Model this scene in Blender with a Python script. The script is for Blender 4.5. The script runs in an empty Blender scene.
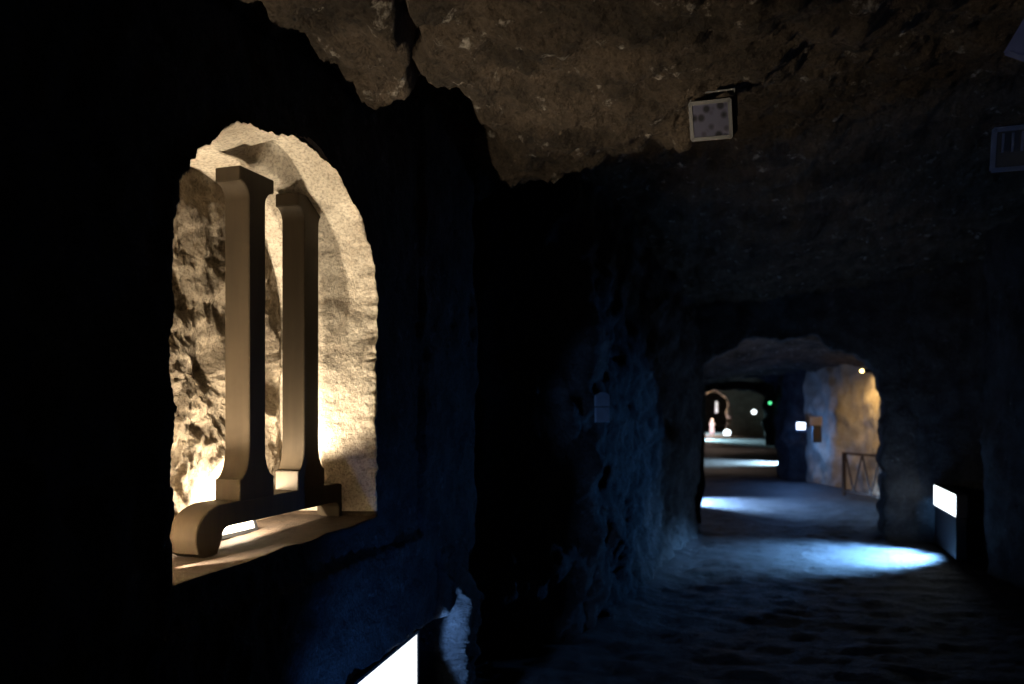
import bpy, bmesh, math, random
import numpy as np
from mathutils import Vector, Matrix

random.seed(4)
C = bpy.context.scene.collection
F = 761.0; HOR = 406.0; A = math.atan(253 / F)
CA, SA = math.cos(A), math.sin(A)
EYE = 1.6                      # metres above the floor; z = 0 is eye height, the floor is z = -1.6
FZ = -EYE

def ray(px, py):
    u = (px - 512) / F
    return (-SA + u * CA, CA + u * SA, (HOR - py) / F)

def on_x(px, py, x):
    d = ray(px, py); t = x / d[0]; return Vector((x, d[1] * t, d[2] * t))

def on_y(px, py, y):
    d = ray(px, py); t = y / d[1]; return Vector((d[0] * t, y, d[2] * t))

# ------------------------------------------------------------------ noise
_rs = np.random.RandomState(11)
_perm = np.tile(_rs.permutation(256), 3)
_grad = _rs.normal(size=(256, 3)); _grad /= np.linalg.norm(_grad, axis=1)[:, None]

def perlin(P):
    P = np.asarray(P, float); sh = P.shape[:-1]; P = P.reshape(-1, 3)
    I = np.floor(P).astype(int); f = P - I; I = I & 255
    u = f * f * f * (f * (f * 6 - 15) + 10)
    out = 0
    for dx in (0, 1):
        for dy in (0, 1):
            for dz in (0, 1):
                h = _perm[_perm[_perm[(I[:, 0] + dx)] + I[:, 1] + dy] + I[:, 2] + dz] & 255
                g = _grad[h]; d = f - np.array([dx, dy, dz])
                w = (u[:, 0] if dx else 1 - u[:, 0]) * (u[:, 1] if dy else 1 - u[:, 1]) * (u[:, 2] if dz else 1 - u[:, 2])
                out = out + w * (g * d).sum(1)
    return out.reshape(sh)

def fbm(P, freq=1.0, octs=4, gain=.5, ridge=False, off=0.0):
    P = np.asarray(P) * freq + off; a = 1; s = 0
    for k in range(octs):
        n = perlin(P)
        if ridge: n = .35 - np.abs(n) * 1.4
        s = s + a * n; a *= gain; P = P * 2.03 + 17.3
    return s

def sstep(a, b, x):
    t = np.clip((x - a) / (b - a), 0, 1); return t * t * (3 - 2 * t)

# ------------------------------------------------------------------ materials
def nodes(name):
    m = bpy.data.materials.new(name); m.use_nodes = True
    nt = m.node_tree; return m, nt, nt.nodes['Principled BSDF']

def rock_mat(name, dark, mid, pale, rough=.85, scale=1.0, bump=.6, spec=.3, flecks=.5, bdist=.03):
    m, nt, b = nodes(name); N = nt.nodes; L = nt.links
    tc = N.new('ShaderNodeNewGeometry')
    def noise(sc, det, ro=.6):
        n = N.new('ShaderNodeTexNoise'); n.inputs['Scale'].default_value = sc * scale
        n.inputs['Detail'].default_value = det; n.inputs['Roughness'].default_value = ro
        L.new(tc.outputs['Position'], n.inputs['Vector']); return n
    n1 = noise(3.2, 8, .65)
    r1 = N.new('ShaderNodeValToRGB'); e = r1.color_ramp.elements
    e[0].position = .34; e[0].color = (*dark, 1); e[1].position = .66; e[1].color = (*mid, 1)
    L.new(n1.outputs['Fac'], r1.inputs['Fac'])
    n2 = noise(9, 6, .7)
    r2 = N.new('ShaderNodeValToRGB'); e = r2.color_ramp.elements
    e[0].position = .60; e[0].color = (0, 0, 0, 1); e[1].position = .70; e[1].color = (flecks, flecks, flecks, 1)
    L.new(n2.outputs['Fac'], r2.inputs['Fac'])
    mx = N.new('ShaderNodeMix'); mx.data_type = 'RGBA'
    L.new(r2.outputs['Color'], mx.inputs['Factor']); L.new(r1.outputs['Color'], mx.inputs[6]); mx.inputs[7].default_value = (*pale, 1)
    n3 = noise(60, 4, .7)
    r3 = N.new('ShaderNodeValToRGB'); e = r3.color_ramp.elements
    e[0].position = .36; e[0].color = (.45, .42, .4, 1); e[1].position = .55; e[1].color = (1, 1, 1, 1)
    L.new(n3.outputs['Fac'], r3.inputs['Fac'])
    mu = N.new('ShaderNodeMix'); mu.data_type = 'RGBA'; mu.blend_type = 'MULTIPLY'; mu.inputs['Factor'].default_value = .8
    L.new(mx.outputs[2], mu.inputs[6]); L.new(r3.outputs['Color'], mu.inputs[7])
    L.new(mu.outputs[2], b.inputs['Base Color'])
    b.inputs['Roughness'].default_value = rough; b.inputs['Specular IOR Level'].default_value = spec
    n4 = noise(14, 10, .72)
    bp = N.new('ShaderNodeBump'); bp.inputs['Strength'].default_value = bump; bp.inputs['Distance'].default_value = bdist
    L.new(n4.outputs['Fac'], bp.inputs['Height']); L.new(bp.outputs['Normal'], b.inputs['Normal'])
    return m

def plain(name, col, rough=.5, metal=0, spec=.5, noise=0.0, nscale=20):
    m, nt, b = nodes(name); N = nt.nodes; L = nt.links
    b.inputs['Base Color'].default_value = (*col, 1); b.inputs['Roughness'].default_value = rough
    b.inputs['Metallic'].default_value = metal; b.inputs['Specular IOR Level'].default_value = spec
    if noise:
        tc = N.new('ShaderNodeTexCoord'); n = N.new('ShaderNodeTexNoise'); n.inputs['Scale'].default_value = nscale
        n.inputs['Detail'].default_value = 5
        L.new(tc.outputs['Object'], n.inputs['Vector'])
        r = N.new('ShaderNodeValToRGB'); e = r.color_ramp.elements
        e[0].position = .35; e[0].color = (*[c * (1 - noise) for c in col], 1); e[1].position = .65; e[1].color = (*col, 1)
        L.new(n.outputs['Fac'], r.inputs['Fac']); L.new(r.outputs['Color'], b.inputs['Base Color'])
    return m

def emit(name, col, strength):
    m, nt, b = nodes(name)
    b.inputs['Base Color'].default_value = (.8, .8, .8, 1)
    b.inputs['Emission Color'].default_value = (*col, 1); b.inputs['Emission Strength'].default_value = strength
    return m

M = {}
M['rock'] = rock_mat('cave rock', (.035, .026, .018), (.18, .132, .09), (.62, .56, .48), bump=1.0, flecks=1.0, bdist=.13)
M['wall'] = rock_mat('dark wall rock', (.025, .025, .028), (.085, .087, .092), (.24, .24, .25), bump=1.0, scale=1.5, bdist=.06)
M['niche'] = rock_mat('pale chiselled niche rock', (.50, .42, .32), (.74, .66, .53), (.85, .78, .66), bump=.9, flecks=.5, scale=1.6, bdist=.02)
M['nicheback'] = rock_mat('rough brown niche rock', (.13, .10, .07), (.34, .28, .20), (.62, .54, .42), bump=1.0, flecks=.5, scale=1.6, bdist=.03)
M['sill'] = rock_mat('brown earthy ledge', (.03, .019, .012), (.07, .046, .028), (.15, .11, .075), bump=.5, flecks=.3, scale=2)
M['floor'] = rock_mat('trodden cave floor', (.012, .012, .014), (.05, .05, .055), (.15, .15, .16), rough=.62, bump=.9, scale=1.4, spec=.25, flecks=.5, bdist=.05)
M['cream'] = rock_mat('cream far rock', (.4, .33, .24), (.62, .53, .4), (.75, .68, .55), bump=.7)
M['wood'] = None

def wood_mat():
    m, nt, b = nodes('smooth pale wood'); N = nt.nodes; L = nt.links
    tc = N.new('ShaderNodeTexCoord'); mp = N.new('ShaderNodeMapping'); mp.inputs['Scale'].default_value = (9, 9, .8)
    L.new(tc.outputs['Object'], mp.inputs['Vector'])
    n = N.new('ShaderNodeTexNoise'); n.inputs['Scale'].default_value = 4; n.inputs['Detail'].default_value = 6
    L.new(mp.outputs[0], n.inputs['Vector'])
    r = N.new('ShaderNodeValToRGB'); e = r.color_ramp.elements
    e[0].position = .3; e[0].color = (.043, .032, .0205, 1); e[1].position = .7; e[1].color = (.058, .043, .027, 1)
    L.new(n.outputs['Fac'], r.inputs['Fac']); L.new(r.outputs['Color'], b.inputs['Base Color'])
    b.inputs['Roughness'].default_value = .6; b.inputs['Specular IOR Level'].default_value = .15
    return m
M['wood'] = wood_mat()
M['black'] = plain('black painted metal', (.02, .02, .022), .5, noise=.3)
M['grey'] = plain('grey cast aluminium', (.25, .26, .28), .45, .4, noise=.3)
M['pale'] = plain('pale painted metal', (.6, .6, .62), .4, noise=.15)
M['rust'] = plain('dark rusty iron', (.06, .035, .025), .7, noise=.4)
M['led_cool'] = emit('cool white lamp glass', (.86, .95, 1), 4)
M['led_cool_big'] = emit('cool white flood glass', (.9, .97, 1), 1.6)
M['led_warm'] = emit('warm lamp glass', (1, .82, .5), 14)
M['led_niche'] = emit('warm white strip glass', (1, .9, .72), 2.5)
M['led_yellow'] = emit('yellow bulb glass', (1, .72, .25), 9)
M['led_green'] = emit('green sign glow', (.1, 1, .3), 1.6)
M['led_cyan'] = emit('pale cyan screen', (.45, .85, .95), .5)
M['led_dot'] = emit('tiny blue lamp', (.3, .5, 1), 2.0)
M['bluegrey'] = plain('grey metal with painted blue light', (.07, .10, .19), .4, noise=.3)  # blue light falling on the lamp is put into this colour
M['violet'] = plain('pale metal with painted violet light', (.16, .17, .28), .4, noise=.2)  # dim violet light on the pale lamp is put into this colour
M['plaque'] = plain('grey blue plaque', (.22, .26, .34), .6, noise=.2)
M['statue'] = plain('white plaster', (.8, .76, .8), .6, noise=.1)

# ------------------------------------------------------------------ mesh helpers
def link(name, me, mat, parent=None, smooth=True):
    if mat: 
        for mm in (mat if isinstance(mat, (list, tuple)) else [mat]): me.materials.append(mm)
    if smooth:
        me.polygons.foreach_set('use_smooth', [True] * len(me.polygons))
    o = bpy.data.objects.new(name, me); C.objects.link(o)
    if parent: o.parent = parent
    return o

def grid_normals(P):
    du = np.gradient(P, axis=0); dv = np.gradient(P, axis=1)
    n = np.cross(du, dv); l = np.linalg.norm(n, axis=2, keepdims=True); return n / np.maximum(l, 1e-9)

def grid_obj(name, P, mat, wrap=False, matidx=None, flip=False):
    nu, nv, _ = P.shape
    me = bpy.data.meshes.new(name)
    idx = np.arange(nu * nv).reshape(nu, nv)
    a = idx if wrap else idx[:-1]
    b = np.roll(idx, -1, axis=0) if wrap else idx[1:]
    q = np.stack([a[:, :-1], b[:, :-1], b[:, 1:], a[:, 1:]], -1).reshape(-1, 4)
    if flip: q = q[:, ::-1]
    me.from_pydata(P.reshape(-1, 3).tolist(), [], q.tolist()); me.update()
    o = link(name, me, mat)
    if matidx is not None:
        mi = np.tile(np.asarray(matidx)[None, :], (a.shape[0], 1)) if np.ndim(matidx) == 1 else matidx
        me.polygons.foreach_set('material_index', mi.reshape(-1).astype(int).tolist())
    return o

def displace(P, amp, freq=2.0, octs=5, gain=.5, ridge=False, off=0.0, N=None):
    if N is None: N = grid_normals(P)
    d = fbm(P, freq, octs, gain, ridge, off)
    return P + N * (d * amp)[..., None]

def struct(o): o['kind'] = 'structure'; return o
def tag(o, label, cat, group=None, kind=None):
    o['label'] = label; o['category'] = cat
    if group: o['group'] = group
    if kind: o['kind'] = kind
    return o

def box_bm(bm, c, s, R=None):
    r = bmesh.ops.create_cube(bm, size=1)
    m = Matrix.Translation(c) @ (R.to_4x4() if R else Matrix.Identity(4)) @ Matrix.Diagonal((*s, 1))
    bmesh.ops.transform(bm, matrix=m, verts=r['verts']); return r['verts']

def tube_bm(bm, a, b, r, seg=10, r2=None):
    a = Vector(a); b = Vector(b); d = b - a
    q = d.to_track_quat('Z', 'Y').to_matrix().to_4x4()
    res = bmesh.ops.create_cone(bm, cap_ends=True, segments=seg, radius1=r, radius2=r if r2 is None else r2, depth=d.length)
    bmesh.ops.transform(bm, matrix=Matrix.Translation((a + b) / 2) @ q, verts=res['verts'])

def bm_obj(name, bm, mat, parent=None, bevel=0, smooth=False):
    if bevel: 
        bmesh.ops.bevel(bm, geom=list(bm.edges), offset=bevel, segments=2, affect='EDGES', profile=.6)
    me = bpy.data.meshes.new(name); bm.to_mesh(me); bm.free()
    return link(name, me, mat, parent, smooth)

def empty(name, loc, rot=(0, 0, 0)):
    o = bpy.data.objects.new(name, None); C.objects.link(o); o.location = loc; o.rotation_euler = rot
    o.empty_display_size = .1; return o

# ------------------------------------------------------------------ SETTING: near left wall with the arched niche
WX = -1.5
SILL = -.470
def niche_outline(n):
    """closed loop in (y, z): sill left->right, right jamb, arch, left jamb"""
    y0, y1, zs, za = 1.64, 2.775, .40, .905
    yc = (y0 + y1) / 2; r = (y1 - y0) / 2
    pts = []
    for k in range(40): pts.append((y0 + (y1 - y0) * k / 40, SILL - .012 + .03 * k / 40))
    for k in range(30): pts.append((y1, SILL + .02 + (zs - SILL) * k / 30))
    for k in range(60):
        a = math.pi * k / 60; pts.append((yc + r * math.cos(a), zs + (za - zs) * math.sin(a) ** .9))
    for k in range(30): pts.append((y0, zs + (SILL - zs) * k / 30))
    pts = np.array(pts); d = np.r_[0, np.cumsum(np.linalg.norm(np.diff(np.r_[pts, pts[:1]], axis=0), axis=1))]
    s = np.linspace(0, d[-1], n, endpoint=False)
    cl = np.r_[pts, pts[:1]]
    return np.c_[np.interp(s, d, cl[:, 0]), np.interp(s, d, cl[:, 1])]

NA = 760
out = niche_outline(NA)
cen = np.array([2.2, .12])
# ragged front edge
ang = np.arange(NA)
P3 = np.c_[np.full(NA, 0.), out]
rag = fbm(P3, 6, 5, .65) * .036
edge_k = sstep(SILL + .02, SILL + .12, out[:, 1])          # the ledge edge stays straighter
dirn = (out - cen) / np.linalg.norm(out - cen, axis=1)[:, None]
front = out + dirn * (rag * (.25 + .75 * edge_k))[:, None]
# back outline: smaller arch
back = np.c_[np.interp(out[:, 0], [1.66, 2.775], [1.60, 2.70]), out[:, 1]]
hi = out[:, 1] > SILL + .03
back[:, 1] = np.where(hi, SILL + (out[:, 1] - SILL) * .955, out[:, 1] + .0)
BX = -1.915
rect = (-1.6, 4.06, -1.78, 1.42)
rows = []; midx = []
NO, NJ, NB = 90, 46, 70
# outer wall ring: from the rectangle in to the front edge
tmax = np.min(np.stack([np.where(dirn[:, 0] > 1e-6, (rect[1] - cen[0]) / np.maximum(dirn[:, 0], 1e-6), 99),
                        np.where(dirn[:, 0] < -1e-6, (rect[0] - cen[0]) / np.minimum(dirn[:, 0], -1e-6), 99),
                        np.where(dirn[:, 1] > 1e-6, (rect[3] - cen[1]) / np.maximum(dirn[:, 1], 1e-6), 99),
                        np.where(dirn[:, 1] < -1e-6, (rect[2] - cen[1]) / np.minimum(dirn[:, 1], -1e-6), 99)]), axis=0)
outer = cen + dirn * tmax[:, None]
for k in range(NO + 1):
    s = (k / NO); s = 1 - (1 - s) ** 1.25
    yz = outer * (1 - s) + front * s
    rows.append(np.c_[np.full(NA, WX), yz])
for k in range(1, NJ + 1):
    s = k / NJ
    fr_k = out + (front - out) * math.exp(-k / 4.0)
    yz = fr_k * (1 - s) + back * s
    rows.append(np.c_[np.full(NA, WX) + (BX - WX) * s, yz])
bc = np.array([2.2, .1])
chip = sstep(2.19, 2.24, front[:, 0]) * (1 - sstep(2.32, 2.54, front[:, 0])) * (front[:, 1] > .5)
for k in range(NO + 1, NO + 24):
    e = (k - NO) / 24.0
    rows[k][:, 1:] += dirn * (.06 * chip * sstep(0, .12, e) * (1 - sstep(.75, 1, e)))[:, None]
for k in range(1, NB + 1):
    s = k / NB * .995
    yz = back * (1 - s) + bc * s
    rows.append(np.c_[np.full(NA, BX), yz])
P = np.stack(rows, 1)                                     # NA x rows x 3
Y, Z = P[..., 1], P[..., 2]
kk = np.arange(P.shape[1])[None, :]
onwall = sstep(NO + .5, NO - 3, kk) if False else (kk <= NO) * 1.0
# low recess for the floor lamp + far rocky edge
rec = sstep(1.75, 1.85, Y) * (1 - sstep(3.47, 3.53, Y + .05 * fbm(P, 4, 3, off=5))) * (1 - sstep(-1.055, -1.015, Z + .07 * np.clip(3.15 - Y, 0, 2) + .03 * fbm(P, 5, 3, off=9)))
P[..., 0] -= onwall * rec * .14
P[..., 0] += onwall * .05 * sstep(3.44, 3.52, Y) * (1 - sstep(3.6, 3.85, Y)) * (1 - sstep(-.95, -.75, Z))
# the wall bellies out below the ledge a little and rounds away at its far end
P[..., 0] += onwall * (.05 * sstep(-.5, -.9, Z) * 0)
P[..., 0] -= onwall * .5 * sstep(3.85, 4.06, Y)
P[..., 0] -= onwall * .35 * (1 - sstep(-.3, .4, Y)) * 0
N_ = grid_normals(P)
big = fbm(P, 1.3, 3, .5, off=3.1); fine = fbm(P, 6.0, 5, .55, off=1.7); rid = fbm(P * np.array([1, 1, .55]), 5.0, 4, .55, ridge=True, off=7.7)
amp_edge = 1 - np.exp(-((kk - NO) / 6.0) ** 2) * .6
issill = (np.abs(Z - SILL) < .05) & (kk > NO) & (kk <= NO + NJ)
rowtype = np.where(kk <= NO, 0, np.where(kk <= NO + NJ, 1, 2)) * np.ones((NA, 1))
D = np.where(rowtype == 0, big * .035 * sstep(NO, NO - 25, kk) + fine * .02 + rid * .03, 0)
D = np.where((rowtype == 0) & (Z < -.7) & (Y > 3.35), D * 1.9, D)
D = np.where((rowtype == 0) & (Z > -.6) & (Y < 3.2), np.minimum(D * .7 - .018 * sstep(NO, NO - 6, kk), .0 + 0 * D), D)
D = np.where(rowtype == 1, fine * .013 + rid * .004, D)
kb = (kk - NO - NJ) / NB
D = np.where(rowtype == 2, (fine * .030 + rid * .035 + .01 * big) * sstep(0, .10, kb) + fine * .02 , D)
D = np.where(issill, fine * .006, D)
P = P + (np.array([1., 0, 0]) * (rowtype != 1)[..., None] * D[..., None]) + N_ * (np.where(rowtype == 1, D, 0) * -1 * 1.0)[..., None]
P[..., 1] += onwall * .13 * fine * sstep(3.3, 3.45, Y) * (1 - sstep(-.8, -.6, Z))
midx = np.zeros((NA, P.shape[1] - 1), int)
kq = np.arange(P.shape[1] - 1)[None, :]
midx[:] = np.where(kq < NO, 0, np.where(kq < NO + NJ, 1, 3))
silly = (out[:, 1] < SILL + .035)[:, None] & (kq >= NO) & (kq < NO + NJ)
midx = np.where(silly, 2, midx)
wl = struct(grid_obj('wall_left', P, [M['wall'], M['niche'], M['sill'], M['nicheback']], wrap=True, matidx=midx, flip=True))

# ------------------------------------------------------------------ walls as plan polylines
def plan_wall(name, pts, z0, z1, mat, step=.05, amp=.09, freq=1.5, lean=0.0, off=0.0, side=1, ridge=.05):
    pts = np.array(pts, float)
    d = np.r_[0, np.cumsum(np.linalg.norm(np.diff(pts, axis=0), axis=1))]
    n = max(8, int(d[-1] / step)); s = np.linspace(0, d[-1], n)
    xy = np.c_[np.interp(s, d, pts[:, 0]), np.interp(s, d, pts[:, 1])]
    # soften the corners
    for _ in range(3): xy[1:-1] = (xy[:-2] + 2 * xy[1:-1] + xy[2:]) / 4
    nz = max(8, int((z1 - z0) / step)); z = np.linspace(z0, z1, nz)
    t = np.gradient(xy, axis=0); t /= np.linalg.norm(t, axis=1)[:, None]
    nrm = np.c_[t[:, 1], -t[:, 0]] * side
    P = np.zeros((n, nz, 3)); zz = (z - z0) / (z1 - z0)
    for j in range(nz):
        off2 = lean * (zz[j] ** 2) - .10 * sstep(.5, 1, np.array(zz[j])) * 0
        P[:, j, :2] = xy + nrm * off2; P[:, j, 2] = z[j]
    Nn = np.zeros_like(P); Nn[..., :2] = nrm[:, None, :]
    Dd = fbm(P, freq, 5, .5, off=off) * amp + fbm(P * np.array([1, 1, .6]), 3.2, 4, .55, ridge=True, off=off + 2) * ridge
    P = P + Nn * Dd[..., None]
    return struct(grid_obj(name, P, mat, flip=(side < 0)))

# left wall beyond the ledge wall: a dark bay, then the long wall up to the arch
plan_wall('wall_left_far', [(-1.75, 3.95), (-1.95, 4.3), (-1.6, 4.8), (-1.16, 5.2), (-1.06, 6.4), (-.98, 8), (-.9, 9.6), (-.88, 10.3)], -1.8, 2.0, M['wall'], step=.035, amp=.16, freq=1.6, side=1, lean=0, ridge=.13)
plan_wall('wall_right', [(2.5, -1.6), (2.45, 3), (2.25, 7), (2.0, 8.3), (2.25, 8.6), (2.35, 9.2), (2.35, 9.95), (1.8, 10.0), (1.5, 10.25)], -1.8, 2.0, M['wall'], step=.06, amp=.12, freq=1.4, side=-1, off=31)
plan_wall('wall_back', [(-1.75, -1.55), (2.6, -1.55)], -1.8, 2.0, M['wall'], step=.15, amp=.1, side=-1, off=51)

# ------------------------------------------------------------------ wall with an arched opening (ring of jamb)
def arch_wall(name, y, depth, o, rectx, z1, mat, n=260, amp=.05, off=0.0, step_out=26, skew=0.0):
    """o = (x0, x1, spring z, apex z); rectx = outer x range"""
    x0, x1, zs, za = o; z0 = -1.78; xc = (x0 + x1) / 2; r = (x1 - x0) / 2
    pts = [(x0, z0 + (zs - z0) * k / 40) for k in range(40)]
    pts += [(xc - r * math.cos(math.pi * k / 60), zs + (za - zs) * math.sin(math.pi * k / 60) ** .9) for k in range(61)]
    pts += [(x1, zs + (z0 - zs) * k / 40) for k in range(1, 41)]
    pts = np.array(pts); d = np.r_[0, np.cumsum(np.linalg.norm(np.diff(pts, axis=0), axis=1))]
    s = np.linspace(0, d[-1], n); ol = np.c_[np.interp(s, d, pts[:, 0]), np.interp(s, d, pts[:, 1])]
    c = np.array([xc, -.6]); dr = ol - c
    # outer frame, matched by direction
    ou = ol.copy(); f = np.linspace(0, 1, n)
    ox0, ox1 = rectx
    for i in range(n):
        v = dr[i]
        ts = []
        if v[0] > 1e-6: ts.append((ox1 - c[0]) / v[0])
        if v[0] < -1e-6: ts.append((ox0 - c[0]) / v[0])
        if v[1] > 1e-6: ts.append((z1 - c[1]) / v[1])
        t = min(ts); ou[i] = c + v * t; ou[i, 1] = max(ou[i, 1], -1.78)
    # make the lower verts go sideways
    rag = fbm(np.c_[ol[:, 0], np.full(n, y), ol[:, 1]], 2.2, 4, .55, off=off) * .16
    rd = dr / np.linalg.norm(dr, axis=1)[:, None]
    fr = ol + rd * rag[:, None]
    rows = []
    for k in range(step_out + 1):
        q = k / step_out; yz = ou * (1 - q) + fr * q; rows.append(np.c_[yz[:, 0], np.full(n, y) + skew * (yz[:, 0] - x0), yz[:, 1]])
    nj = max(8, int(depth / .06))
    for k in range(1, nj + 1):
        q = k / nj; e = fr + rd * (.10 * q * q); rows.append(np.c_[e[:, 0], np.full(n, y + depth * q) + skew * (e[:, 0] - x0), e[:, 1]])
    for k in range(1, step_out + 1):
        q = k / step_out; e = fr + rd * .10; yz = e * (1 - q) + ou * q
        rows.append(np.c_[yz[:, 0], np.full(n, y + depth) + skew * (yz[:, 0] - x0), yz[:, 1]])
    P = np.stack(rows, 1); Nn = grid_normals(P)
    P = P + Nn * (fbm(P, 2.0, 5, .55, off=off) * amp + fbm(P, 4, 3, ridge=True, off=off) * amp * .5)[..., None]
    return struct(grid_obj(name, P, mat))

arch_wall('wall_end', 10.05, .9, (-.93, 1.34, .0, .88), (-2.6, 3.2), 2.0, M['wall'], amp=.05, off=3)

# ------------------------------------------------------------------ floor and ceilings
gy = np.r_[np.arange(-1.6, 4, .08), np.arange(4, 14, .05), np.arange(14, 60, .2)]
gx = np.linspace(-3.4, 4.2, 170)
X, Yg = np.meshgrid(gx, gy, indexing='ij')
P = np.stack([X, Yg, np.full_like(X, FZ)], -1)
h = fbm(P, .8, 3, off=4) * .03 + fbm(P * np.array([.7, 1.4, 1]), 3.2, 6, .68, off=8) * .032 * (1 - .7 * sstep(10, 14, Yg))
P[..., 2] += h - .01
# floor rises against the left wall foot
P[..., 2] += .10 * np.clip((-.75 - X) / .4, 0, 1.0) * sstep(4.5, 6, Yg) * (1 - sstep(10, 11, Yg))
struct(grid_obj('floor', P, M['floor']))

gx = np.linspace(-1.75, 3.0, 330); gy = np.r_[np.arange(-1.7, .8, .06), np.arange(.8, 5, .014), np.arange(5, 11, .08)]
X, Yg = np.meshgrid(gx, gy, indexing='ij')
ridge_y = np.interp(X, [-1.75, -1.49, -.91, -.56, -.17, .2, 1.2, 3], [4.02, 3.98, 3.78, 3.58, 3.2, 2.9, 2.3, 1.8])
P = np.stack([X, Yg, np.full_like(X, 1.2)], -1)
Pn = P.copy()
wob = fbm(Pn, 2.0, 3, off=6) * .12
stepu = sstep(0, .5, Yg + wob - ridge_y)
z = 1.2 + .42 * stepu - .30 * sstep(4.6, 9, Yg)
z += fbm(Pn, 1.2, 3, off=21) * .10 + fbm(Pn * np.array([1, .8, 1]), 5, 6, .66, off=2) * .07 + fbm(Pn, 13, 4, .6, off=77) * .016 + fbm(Pn, 3, 4, .6, ridge=True, off=13) * .035
z += .14 * np.clip(X, 0, 3)
# fissure running from the camera to the pit by the wall
cy = np.array([0.5, 1.6, 2.05, 2.35, 2.62, 2.85]); cx = np.array([-1.0, -1.02, -1.04, -1.12, -1.27, -1.33])
fx = np.interp(Yg, cy, cx) + .03 * fbm(Pn, 5, 3, off=40)
z += .12 * np.exp(-((X - fx) / .022) ** 2) * (1 - sstep(2.75, 2.9, Yg))
# slab left of the fissure hangs a little lower
z -= .05 * sstep(.02, -.02, X - fx) * (1 - sstep(2.7, 2.8, Yg))
# deep pit beside the wall
pit = np.exp(-(((X + 1.38) / .17) ** 4 + ((Yg - 3.25) / .36) ** 4))
z += .55 * pit
P[..., 2] = z
struct(grid_obj('ceiling', P, M['rock'], flip=True))

# ------------------------------------------------------------------ second chamber
def ceil2(name, x0, x1, y0, y1, zf, mat, off, amp=.12):
    gx = np.linspace(x0, x1, 90); gy = np.linspace(y0, y1, 130)
    X, Yg = np.meshgrid(gx, gy, indexing='ij')
    P = np.stack([X, Yg, zf(X, Yg)], -1)
    P[..., 2] += fbm(P, .9, 5, .55, off=off) * amp + fbm(P * np.array([.6, 1, 1]), 2, 4, ridge=True, off=off) * amp * .6
    return struct(grid_obj(name, P, mat, flip=True))
ceil2('ceiling_far', -3.0, 3.4, 10.6, 19.2, lambda x, y: 1.08 - .045 * (y - 11) - .16 * ((x - .3) / 1.6) ** 2, M['rock'], 61, .16)
ceil2('ceiling_farther', -4.0, 3.4, 18.4, 60, lambda x, y: 1.0 + 0 * x, M['rock'], 71)
plan_wall('wall_left_far', [(-.84, 10.85), (-1.4, 11.6), (-1.5, 14), (-1.55, 18.4)], -1.8, 1.6, M['wall'], step=.1, side=1, off=81)
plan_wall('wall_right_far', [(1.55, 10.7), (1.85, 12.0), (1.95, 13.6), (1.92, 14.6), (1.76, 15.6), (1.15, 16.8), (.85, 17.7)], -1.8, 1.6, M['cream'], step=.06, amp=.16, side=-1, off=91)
# pier between the second and third chamber (blue-lit rock)
plan_wall('wall_pier', [(1.45, 17.4), (.95, 17.75), (.5, 17.7), (.28, 18.1), (.30, 19.2), (.9, 20.2)], -1.8, 1.6, M['wall'], step=.07, amp=.18, side=1, off=101)
arch_wall('wall_pier', 18.9, .9, (-1.7, .32, .1, .72), (-3.5, 3.4), 1.8, M['wall'], amp=.08, off=6, n=160, step_out=14)
plan_wall('wall_left_farther', [(-1.6, 19.4), (-2.4, 22), (-2.4, 33)], -1.8, 1.8, M['wall'], step=.2, side=1, off=111)
plan_wall('wall_right_farther', [(1.3, 19.4), (1.7, 22), (1.2, 33)], -1.8, 1.8, M['wall'], step=.2, side=-1, off=121)
arch_wall('wall_pier', 33, 1.4, (-2.8, -.05, .25, .72), (-4, 3.4), 1.8, M['wall'], amp=.1, off=16, n=160, step_out=14)
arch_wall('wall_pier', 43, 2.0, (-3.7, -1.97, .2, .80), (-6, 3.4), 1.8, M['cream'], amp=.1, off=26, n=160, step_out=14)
plan_wall('wall_end_far', [(-5, 57), (3.4, 57)], -1.8, 1.8, M['wall'], step=.25, side=1, off=131)

# ------------------------------------------------------------------ THE SCULPTURE: a double-I on a rail with down-curled feet
SX0, SX1 = -1.654, -1.754       # front and back plane
def extrude_outline(name, pts, parent=None, mat=None, x0=SX0, x1=SX1, bevel=.0025):
    bm = bmesh.new()
    vs = [bm.verts.new((x0, y, z)) for y, z in pts]
    f = bm.faces.new(vs)
    r = bmesh.ops.extrude_face_region(bm, geom=[f])
    ev = [v for v in r['geom'] if isinstance(v, bmesh.types.BMVert)]
    bmesh.ops.translate(bm, verts=ev, vec=(x1 - x0, 0, 0))
    bmesh.ops.recalc_face_normals(bm, faces=bm.faces)
    ed = [e for e in bm.edges if len(e.link_faces) == 2 and e.calc_face_angle(0) > .9]
    bmesh.ops.bevel(bm, geom=ed, offset=bevel, segments=2, affect='EDGES')
    me = bpy.data.meshes.new(name); bm.to_mesh(me); bm.free()
    o = link(name, me, mat or M['wood'], parent, smooth=False)
    # smooth only the gentle curves
    for p in me.polygons: p.use_smooth = True
    me.set_sharp_from_angle(angle=math.radians(35))
    return o

def arc(cx, cy, rx, ry, a0, a1, n=10):
    return [(cx + rx * math.cos(math.radians(a0 + (a1 - a0) * k / n)), cy + ry * math.sin(math.radians(a0 + (a1 - a0) * k / n))) for k in range(n + 1)]

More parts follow.
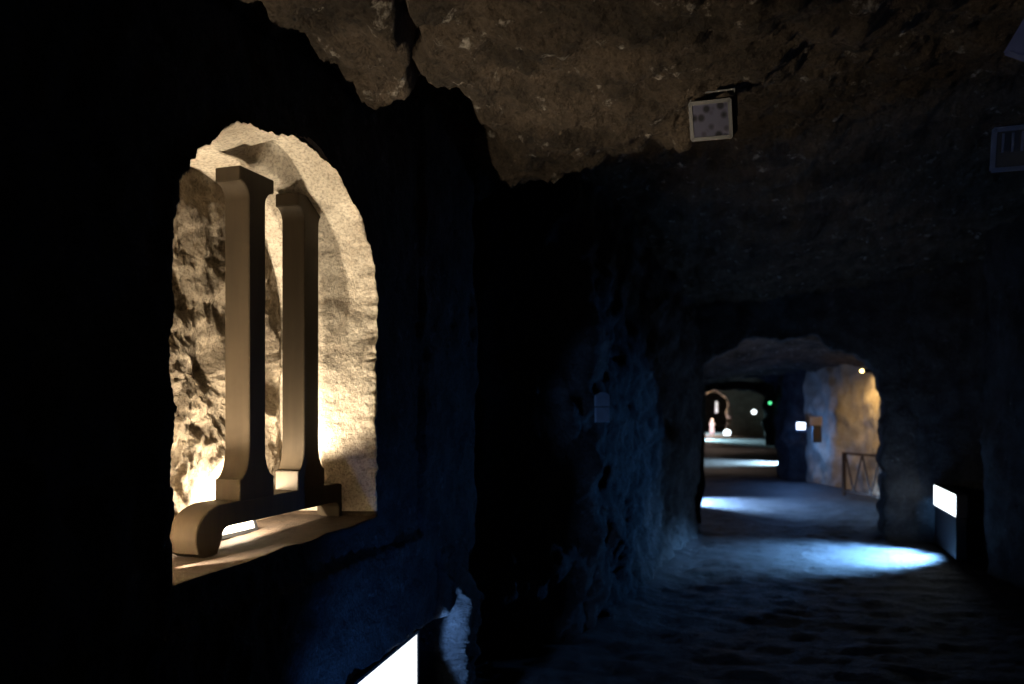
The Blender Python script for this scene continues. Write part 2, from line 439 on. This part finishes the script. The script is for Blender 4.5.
def i_post(yc, ws, wf, z0, z1, capb, capt, flare_t, flare_b):
    """half widths ws (shaft), wf (serif); serif block heights capb, capt; vertical flare lengths"""
    d = wf - ws; L = []
    # left side going up
    L += [(yc - wf, z0), (yc - wf, z0 + capb)]
    L += arc(yc - wf, z0 + capb + flare_b, d, flare_b, -90, 0, 10)[1:]
    L += [(p[0], p[1]) for p in arc(yc - wf, z1 - capt - flare_t, d, flare_t, 0, 90, 10)]
    L += [(yc - wf, z1)]
    Rr = [(2 * yc - a, b) for a, b in reversed(L)]
    return L + Rr

sc = empty('sculpture', (0, 0, 0))
tag(sc, 'two tall wooden I-shaped pillars joined on one rail, standing in the lit arched niche', 'sculpture')
RT = -.315      # rail top
def post(yc, ws, wf): return i_post(yc, ws, wf, RT - .005, .80, .075, .048, .055, .10)
extrude_outline('pillar', post(2.205, .044, .093), sc)
extrude_outline('pillar', post(2.534, .048, .090), sc)
# rail with feet that curl down
yl, yr, zb = 1.905, 2.800, SILL - .002
rb = RT - .075
pts = [(yl + .125, RT), (yr - .085, RT)]
pts += arc(yr - .085, RT - .08, .085, .08, 90, 0, 8)[1:]
pts += [(yr + .002, zb + .05), (yr - .012, zb + .012), (yr - .03, zb), (yr - .058, zb), (yr - .072, zb + .03)]
pts += arc(yr - .105, rb - .03, .035, .03, 0, 90, 5)
pts += arc(yl + .155, rb - .03, .035, .03, 90, 180, 5)
pts += [(yl + .112, zb + .03), (yl + .095, zb), (yl + .035, zb), (yl + .01, zb + .015), (yl, zb + .05)]
pts += arc(yl + .125, RT - .09, .125, .09, 180, 90, 8)[:-1]
extrude_outline('rail', pts[::-1], sc, x0=SX0 + .002, x1=SX1 - .004)

# ------------------------------------------------------------------ luminaires
def flood(name, w, h, d, glass, housing='black', label='', cat='floodlight', fins=True, foot=True, spots=False):
    """floodlight whose glass faces local +X; origin at the centre of the glass"""
    t = empty(name, (0, 0, 0)); tag(t, label, cat)
    bm = bmesh.new(); box_bm(bm, (-d / 2 - .004, 0, 0), (d, w, h)); bm_obj('housing', bm, M[housing], t, bevel=min(d, w, h) * .12)
    bm = bmesh.new()
    for sy, sz, a, b in ((0, h / 2, w, .012), (0, -h / 2, w, .012), (w / 2, 0, .012, h), (-w / 2, 0, .012, h)):
        box_bm(bm, (-.002, sy * .985, sz * .985), (.016, a + .002, b + .002))
    bm_obj('rim', bm, M[housing], t)
    bm = bmesh.new(); box_bm(bm, (0, 0, 0), (.006, w * .96, h * .96)); bm_obj('lamp_glass', bm, M[glass], t)
    if fins:
        bm = bmesh.new(); n = 8
        for k in range(n): box_bm(bm, (-d - .014, -w * .42 + w * .84 * k / (n - 1), 0), (.03, .005, h * .8))
        bm_obj('cooling_fins', bm, M[housing], t)
    if foot:
        bm = bmesh.new()
        for s in (-1, 1): box_bm(bm, (-d * .5, s * (w / 2 + .010), -h * .3), (.025, .006, h * .7))
        box_bm(bm, (-d * .5, 0, -h * .65), (.03, w + .026, .008)); bm_obj('bracket', bm, M[housing], t)
    return t

def orient(o, loc, facing, roll=0.0):
    f = Vector(facing).normalized(); q = f.to_track_quat('X', 'Z')
    o.location = loc; o.rotation_mode = 'QUATERNION'; o.rotation_quaternion = q @ Matrix.Rotation(roll, 3, 'X').to_quaternion()

def spot(loc, target, power, angle, col, size=.03, blend=.5):
    l = bpy.data.lights.new('spot_light', 'SPOT'); l.energy = power; l.spot_size = math.radians(angle); l.spot_blend = blend
    l.color = col; l.shadow_soft_size = size
    o = bpy.data.objects.new('spot_light', l); C.objects.link(o); o.location = loc
    o.rotation_mode = 'QUATERNION'; o.rotation_quaternion = (Vector(target) - Vector(loc)).to_track_quat('-Z', 'Y'); return o

def point(loc, power, col, size=.03):
    l = bpy.data.lights.new('point_light', 'POINT'); l.energy = power; l.color = col; l.shadow_soft_size = size
    o = bpy.data.objects.new('point_light', l); C.objects.link(o); o.location = loc; return o

WARM = (1, .84, .62); COOL = (.2, .5, 1); BLUE = (.08, .3, 1)
# niche strip light lying on the ledge behind the rail
t = flood('strip_light', .22, .05, .04, 'led_niche', 'black', 'small warm strip light lying on the ledge behind the sculpture rail', 'light', fins=False, foot=False)
orient(t, (-1.80, 2.27, SILL + .036), (1, 0, .35))
t = empty('added_corner_light', (-1.674, 1.735, SILL)); tag(t, 'small warm light added out of sight in the left corner of the niche', 'light')  # added unseen light for the pillars, jamb and ceiling
bm = bmesh.new(); box_bm(bm, (0, 0, .012), (.06, .06, .022)); bm_obj('housing', bm, M['black'], t, bevel=.003)
bm = bmesh.new(); box_bm(bm, (0, 0, .025), (.05, .05, .006)); bm_obj('lamp_glass', bm, M['led_niche'], t)
bm = bmesh.new(); box_bm(bm, (-.012, .045, .036), (.046, .003, .072)); bm_obj('light_block', bm, M['black'], t)  # added unseen plate that keeps light off the rail foot
bm = bmesh.new(); box_bm(bm, (.032, .012, .035), (.003, .094, .070)); bm_obj('light_block', bm, M['black'], t)  # added unseen plate that shades the ledge front and the right ceiling
point((-1.677, 1.735, SILL + .04), 80.0, WARM, .005)
point((-1.80, 2.29, -.325), 28.0, WARM, .015)
spot((-1.82, 2.58, -.27), (-1.58, 2.79, .42), 40, 106, WARM, .02, 1)  # added fill for the right jamb, no fixture here

# lamp in the low recess under the ledge
t = flood('floodlight', .95, .36, .08, 'led_cool_big', 'black', 'large white glowing floodlight low in the wall below the niche', fins=False, foot=False)
orient(t, (-1.505, 2.78, -1.235), (1, .09, -.0))
spot((-1.455, 3.14, -1.12), (-1.455 + .31, 3.14 + .39, -1.12), 34, 100, (.2,.45,1), .02, .15)
spot((-.9, 2.0, -1.55), (-1.5, 2.55, -1.1), 34, 62, BLUE, .05, 1)  # added blue wash on the wall below the niche, apart from the lamp

# lamp at the foot of the right wall
t = flood('floodlight', 1.10, .24, .10, 'led_cool', 'black', 'bright white floodlight at the foot of the right wall', fins=False, foot=False)
bm = bmesh.new(); box_bm(bm, (-.05, 0, -.34), (.10, 1.02, .42)); bm_obj('base', bm, M['black'], t, bevel=.01)
RL = Vector((1.85, 9.32, -1.02)); orient(t, RL, (-1, 0, 0))
spot(RL + Vector((-.06, .0, .0)), (1.15, 9.1, -1.7), 3400, 86, COOL, .05, 1)
spot(RL + Vector((-.08, -.4, .0)), (-1.0, 7.3, -1.35), 220, 26, COOL, .05, 1)
spot(RL + Vector((-.08, -.4, .0)), (-1.1, 6.2, -.7), 230, 46, (.08, .36, 1), .05, 1)
spot(RL + Vector((-.06, .5, .0)), (1.85, 10.1, -1.3), 6, 60, COOL, .05, 1)

bpy.context.scene.world = bpy.data.worlds.new('World'); w = bpy.context.scene.world; w.use_nodes = True
w.node_tree.nodes['Background'].inputs[0].default_value = (0, 0, 0, 1)


# ------------------------------------------------------------------ luminaires further in
t = flood('floodlight', .19, .16, .08, 'led_cool', 'grey', 'square white lamp glowing on the blue-lit rock pier in the far chamber', fins=False, foot=True)
PL = on_y(801, 426, 17.2); orient(t, PL, (-.2, -1, 0))
spot(PL + Vector((-.05, -.15, 0)), (.2, 15.5, -1.7), 60, 150, (.15, .4, 1), .08, 1)
def disc_lamp(t, r, z=0):
    bm = bmesh.new(); tube_bm(bm, (0, .06, z), (0, .0, z), r * 1.12, 24); bm_obj('housing', bm, M['grey'], t, smooth=False)
    bm = bmesh.new(); tube_bm(bm, (0, .0, z), (0, -.03, z), r, 24, r * .8); bm_obj('lamp_glass', bm, M['led_cool'], t)
t = empty('round_lamp', on_y(754, 412, 32.6)); tag(t, 'small round white lamp on the dark wall deep in the tunnel', 'lamp'); disc_lamp(t, .095)
p = on_y(727, 433, 42.4)
t = empty('floor_lamp', (p.x, p.y, FZ)); tag(t, 'white lamp on a short stand beside the distant pale statue', 'lamp'); disc_lamp(t, .19, p.z - FZ)
bm = bmesh.new(); tube_bm(bm, (0, .05, 0), (0, .05, p.z - FZ - .15), .03, 8); bm_obj('pole', bm, M['grey'], t)
bm = bmesh.new(); tube_bm(bm, (0, .05, -.03), (0, .05, .03), .16, 20); bm_obj('base', bm, M['grey'], t)

t = empty('bulkhead_lamp', on_x(862, 371, 1.62)); tag(t, 'small yellow bulb high on the cream wall of the far chamber', 'lamp')
bm = bmesh.new(); bmesh.ops.create_uvsphere(bm, u_segments=16, v_segments=10, radius=.035); bm_obj('bulb', bm, M['led_yellow'], t, smooth=True)
bm = bmesh.new(); tube_bm(bm, (.025, 0, 0), (.22, 0, 0), .035, 12); bm_obj('base', bm, M['black'], t)
BL = on_x(862, 371, 1.62)
spot(BL + Vector((-.16, .0, -.0)), BL + Vector((.1, .6, -1.2)), 60, 130, (1, .66, .27), .05, 1)
spot((-.2, 12.2, -.9), (1.7, 15.4, -.9), 55, 60, (1, .72, .5), .2, 1)  # added warm fill for the lower cream wall, no fixture
point(PL + Vector((-.35, -.5, -.2)), 16, (.08, .3, 1), .1)  # added blue light that tints the pier, no fixture

t = empty('exit_lamp', on_y(770, 403, 18.6)); tag(t, 'tiny green light on the dark rock left of the blue pier', 'light')
bm = bmesh.new(); box_bm(bm, (0, 0, 0), (.06, .02, .06)); bm_obj('lamp_glass', bm, M['led_green'], t)
bm = bmesh.new(); box_bm(bm, (0, .03, 0), (.10, .04, .09)); bm_obj('housing', bm, M['black'], t, bevel=.01)

# lamps standing out of sight behind the rock corners (read from their light pools); added fill lights follow
spot((-1.35, 13.3, -1.15), (-.6, 13.2, -1.75), 2300, 100, (.3, .55, 1), .06, .8)
spot((.75, 23.0, -1.0), (-.2, 22.8, -1.75), 5200, 100, (.5, .8, 1), .1, .8)
spot((-3.4, 37.5, -1.0), (-2.2, 37.2, -1.75), 9000, 110, (.5, .88, 1), .1, .8)
spot((-3.6, 46.2, 0), (-2.8, 46.2, -1.6), 1800, 120, (.6, .9, 1), .1, .8)
point((-2.7, 44.6, -.2), 170, (1, .7, .42), .1)
point((-.9, 12.2, -.2), 10, (.8, .75, .9), .3)  # added faint fill for the chamber ceiling
spot((-.9, 20.9, .5), (-.9, 20.8, -1.6), 110, 110, (1, .75, .6), .3, 1)  # added fill from above, stands for light bounced onto the floor
spot((-1.2, 29.5, .5), (-1.2, 29.4, -1.6), 110, 120, (1, .75, .6), .3, 1)  # another added floor fill, deeper in the tunnel

# ------------------------------------------------------------------ things in the far chambers
b0 = on_y(844, 453, 14.8); b1 = on_y(876, 453, 14.1)
t = empty('folding_barrier', (b0.x, b0.y, FZ)); tag(t, 'dark iron barrier with zigzag bars before the cream wall', 'barrier')
W = (b1 - b0); Lb = W.length; t.rotation_euler = (0, 0, math.atan2(W.y, W.x)); H = b0.z - FZ
bm = bmesh.new(); tube_bm(bm, (-.02, 0, H), (Lb + .3, 0, H), .022, 8); bm_obj('top_rail', bm, M['rust'], t)
for x in (0, .95):
    bm = bmesh.new(); box_bm(bm, (x, 0, H / 2), (.05, .05, H)); bm_obj('post', bm, M['rust'], t)
q = [.04, .26, .48, .70, .92]
for k in range(4):
    bm = bmesh.new(); tube_bm(bm, (q[k], 0, H if k % 2 == 0 else .08), (q[k + 1], 0, .08 if k % 2 == 0 else H), .016, 8); bm_obj('brace', bm, M['rust'], t)
bm = bmesh.new(); tube_bm(bm, (0, 0, .08), (.95, 0, .08), .016, 8); bm_obj('bottom_rail', bm, M['rust'], t)

p = on_y(817, 434, 16.4)
t = empty('equipment_box', p); tag(t, 'small black box mounted on the rock right of the square white lamp', 'box')
bm = bmesh.new(); box_bm(bm, (0, 0, 0), (.17, .16, .34)); bm_obj('box_body', bm, M['black'], t, bevel=.015)
bm = bmesh.new(); box_bm(bm, (0, -.085, .02), (.12, .01, .2)); bm_obj('door', bm, M['rust'], t)
p = on_y(816, 421, 16.4)
t = empty('notice_board', p); tag(t, 'pale square board on the rock above the small black box', 'sign')
bm = bmesh.new(); box_bm(bm, (0, 0, 0), (.24, .03, .18)); bm_obj('panel', bm, plain('dull pinkish board', (.3, .25, .27), .6), t, bevel=.005)

# pale statue, deep in the tunnel
p = on_y(712, 436, 44.4)
t = empty('statue', (p.x, p.y, p.z)); tag(t, 'tiny pale figure-like statue lit white at the far end of the tunnel', 'statue')
def lathe(prof, n=20):
    bm = bmesh.new(); rings = []
    for r, z in prof: rings.append([bm.verts.new((r * math.cos(2 * math.pi * k / n), r * .8 * math.sin(2 * math.pi * k / n), z)) for k in range(n)])
    for a, b in zip(rings, rings[1:]):
        for k in range(n): bm.faces.new((a[k], a[(k + 1) % n], b[(k + 1) % n], b[k]))
    bm.faces.new(rings[0][::-1]); bm.faces.new(rings[-1]); return bm
bm = lathe([(.13, .0), (.14, .3), (.10, .45), (.12, .60), (.14, .70), (.12, .76), (.04, .80), (.045, .82), (.07, .87), (.07, .92), (.04, .97)])
bm_obj('robed_body', bm, M['statue'], t, smooth=True)
bm = lathe([(.18, -.16), (.18, -.02), (.15, 0)]); bm_obj('pedestal', bm, M['statue'], t)
point((p.x - .1, p.y - 1.0, p.z + .7), 70, (1, .8, .9), .1)
p = on_y(716.5, 407, 44)
t = empty('light_panel', p); tag(t, 'tall narrow pale cyan light panel beyond the far arch', 'light')
bm = bmesh.new(); box_bm(bm, (0, 0, 0), (.11, .03, .62)); bm_obj('lamp_glass', bm, M['led_cyan'], t)
bm = bmesh.new(); box_bm(bm, (0, .04, 0), (.2, .04, .66)); bm_obj('housing', bm, M['grey'], t)

# ------------------------------------------------------------------ plaque on the left wall
p = on_x(602, 408, -1.03)
t = empty('wall_plaque', p, (0, 0, -.75)); tag(t, 'small dim two-part plaque with rounded top on the left wall', 'plaque')
bm = bmesh.new(); box_bm(bm, (0, 0, -.045), (.02, .11, .10)); bm_obj('lower_panel', bm, M['plaque'], t, bevel=.004)
bm = bmesh.new()
vs = [bm.verts.new((.01, y, z)) for y, z in [(-.055, .012), (.055, .012)] + [(.055 * math.cos(math.radians(a)), .075 + .03 * math.sin(math.radians(a))) for a in range(0, 181, 20)]]
f = bm.faces.new(vs); r = bmesh.ops.extrude_face_region(bm, geom=[f]); bmesh.ops.translate(bm, verts=[v for v in r['geom'] if isinstance(v, bmesh.types.BMVert)], vec=(-.02, 0, 0))
bmesh.ops.recalc_face_normals(bm, faces=bm.faces); bm_obj('upper_panel', bm, M['plaque'], t)

# ------------------------------------------------------------------ fixtures under the ceiling
def quad_frame(c, tl, tr, bl):
    pass
def ceil_pt(px, py, z):
    d = ray(px, py); k = z / d[2]; return Vector((d[0] * k, d[1] * k, z))
def led_face():
    m, nt, b = nodes('pale lens with dark led spots'); N = nt.nodes; L = nt.links
    tc = N.new('ShaderNodeTexCoord'); v = N.new('ShaderNodeTexVoronoi'); v.inputs['Scale'].default_value = 26; v.inputs['Randomness'].default_value = .8
    L.new(tc.outputs['Object'], v.inputs['Vector'])
    r = N.new('ShaderNodeValToRGB'); e = r.color_ramp.elements
    e[0].position = .25; e[0].color = (.015, .015, .02, 1); e[1].position = .5; e[1].color = (.065, .065, .10, 1)
    L.new(v.outputs['Distance'], r.inputs['Fac']); L.new(r.outputs['Color'], b.inputs['Base Color']); b.inputs['Roughness'].default_value = .7; b.inputs['Specular IOR Level'].default_value = .1
    return m
M['led_face'] = led_face()
def ceiling_flood(p, w, h, facing, roll, label):
    t = flood('ceiling_floodlight', w, h, .075, 'led_face', 'black', label, foot=False)
    bm = bmesh.new()
    for s in (-1, 1): box_bm(bm, (-.04, s * (w / 2 + .008), h * .35), (.022, .005, h * .75))
    box_bm(bm, (-.04, 0, h * .72), (.024, w + .02, .006)); box_bm(bm, (-.04, 0, h * .72 + .06), (.02, .02, .12)); bm_obj('bracket', bm, M['black'], t)
    orient(t, p, facing, roll); return t
ceiling_flood(on_y(711, 120, 3.0), .155, .135, (-.25, -.8, -.45), -.12, 'square floodlight with pale spotted face hanging under the lit ceiling rock')
t = flood('ceiling_floodlight', .17, .12, .05, 'black', 'bluegrey', 'ribbed grey floodlight toned for blue light, cut by the right edge of the photo', foot=False)
bm = bmesh.new()
for k in range(6): box_bm(bm, (.008, -.06 + .024 * k, .02), (.012, .006, .055))
bm_obj('front_ribs', bm, M['bluegrey'], t)
orient(t, on_y(1027, 147, 2.6), (-.3, -.85, -.45), -.1)
t = flood('ceiling_floodlight', .16, .12, .06, 'violet', 'violet', 'pale corner of a lamp at the upper right edge of the photo', foot=False)
orient(t, on_y(1050, 40, 2.4), (-.3, -.8, -.5), -.6)
# added weak blue lights, no lamp behind them, up on the ceiling and the fixtures
spot((1.2, .4, -.6), (.9, 3.0, 1.2), 2, 110, (.35, .4, 1), .2, 1)
spot((.5, .3, -.3), (.72, 2.5, .85), 9, 38, (.35, .55, 1), .05, 1)


# ------------------------------------------------------------------ camera
cam = bpy.data.cameras.new('camera'); co = bpy.data.objects.new('camera', cam); C.objects.link(co)
cam.sensor_width = 36; cam.lens = F / 1024 * 36; cam.shift_y = (HOR - 342) / 1024
co.rotation_euler = (math.pi / 2, 0, A); co.location = (0, 0, 0); cam.clip_start = .05; cam.clip_end = 200
cam.dof.use_dof = True; cam.dof.focus_distance = 2.7; cam.dof.aperture_fstop = 2.0
s = bpy.context.scene; s.camera = co
s.view_settings.view_transform = 'Standard'; s.view_settings.look = 'None'; s.view_settings.exposure = 0; s.view_settings.gamma = 1
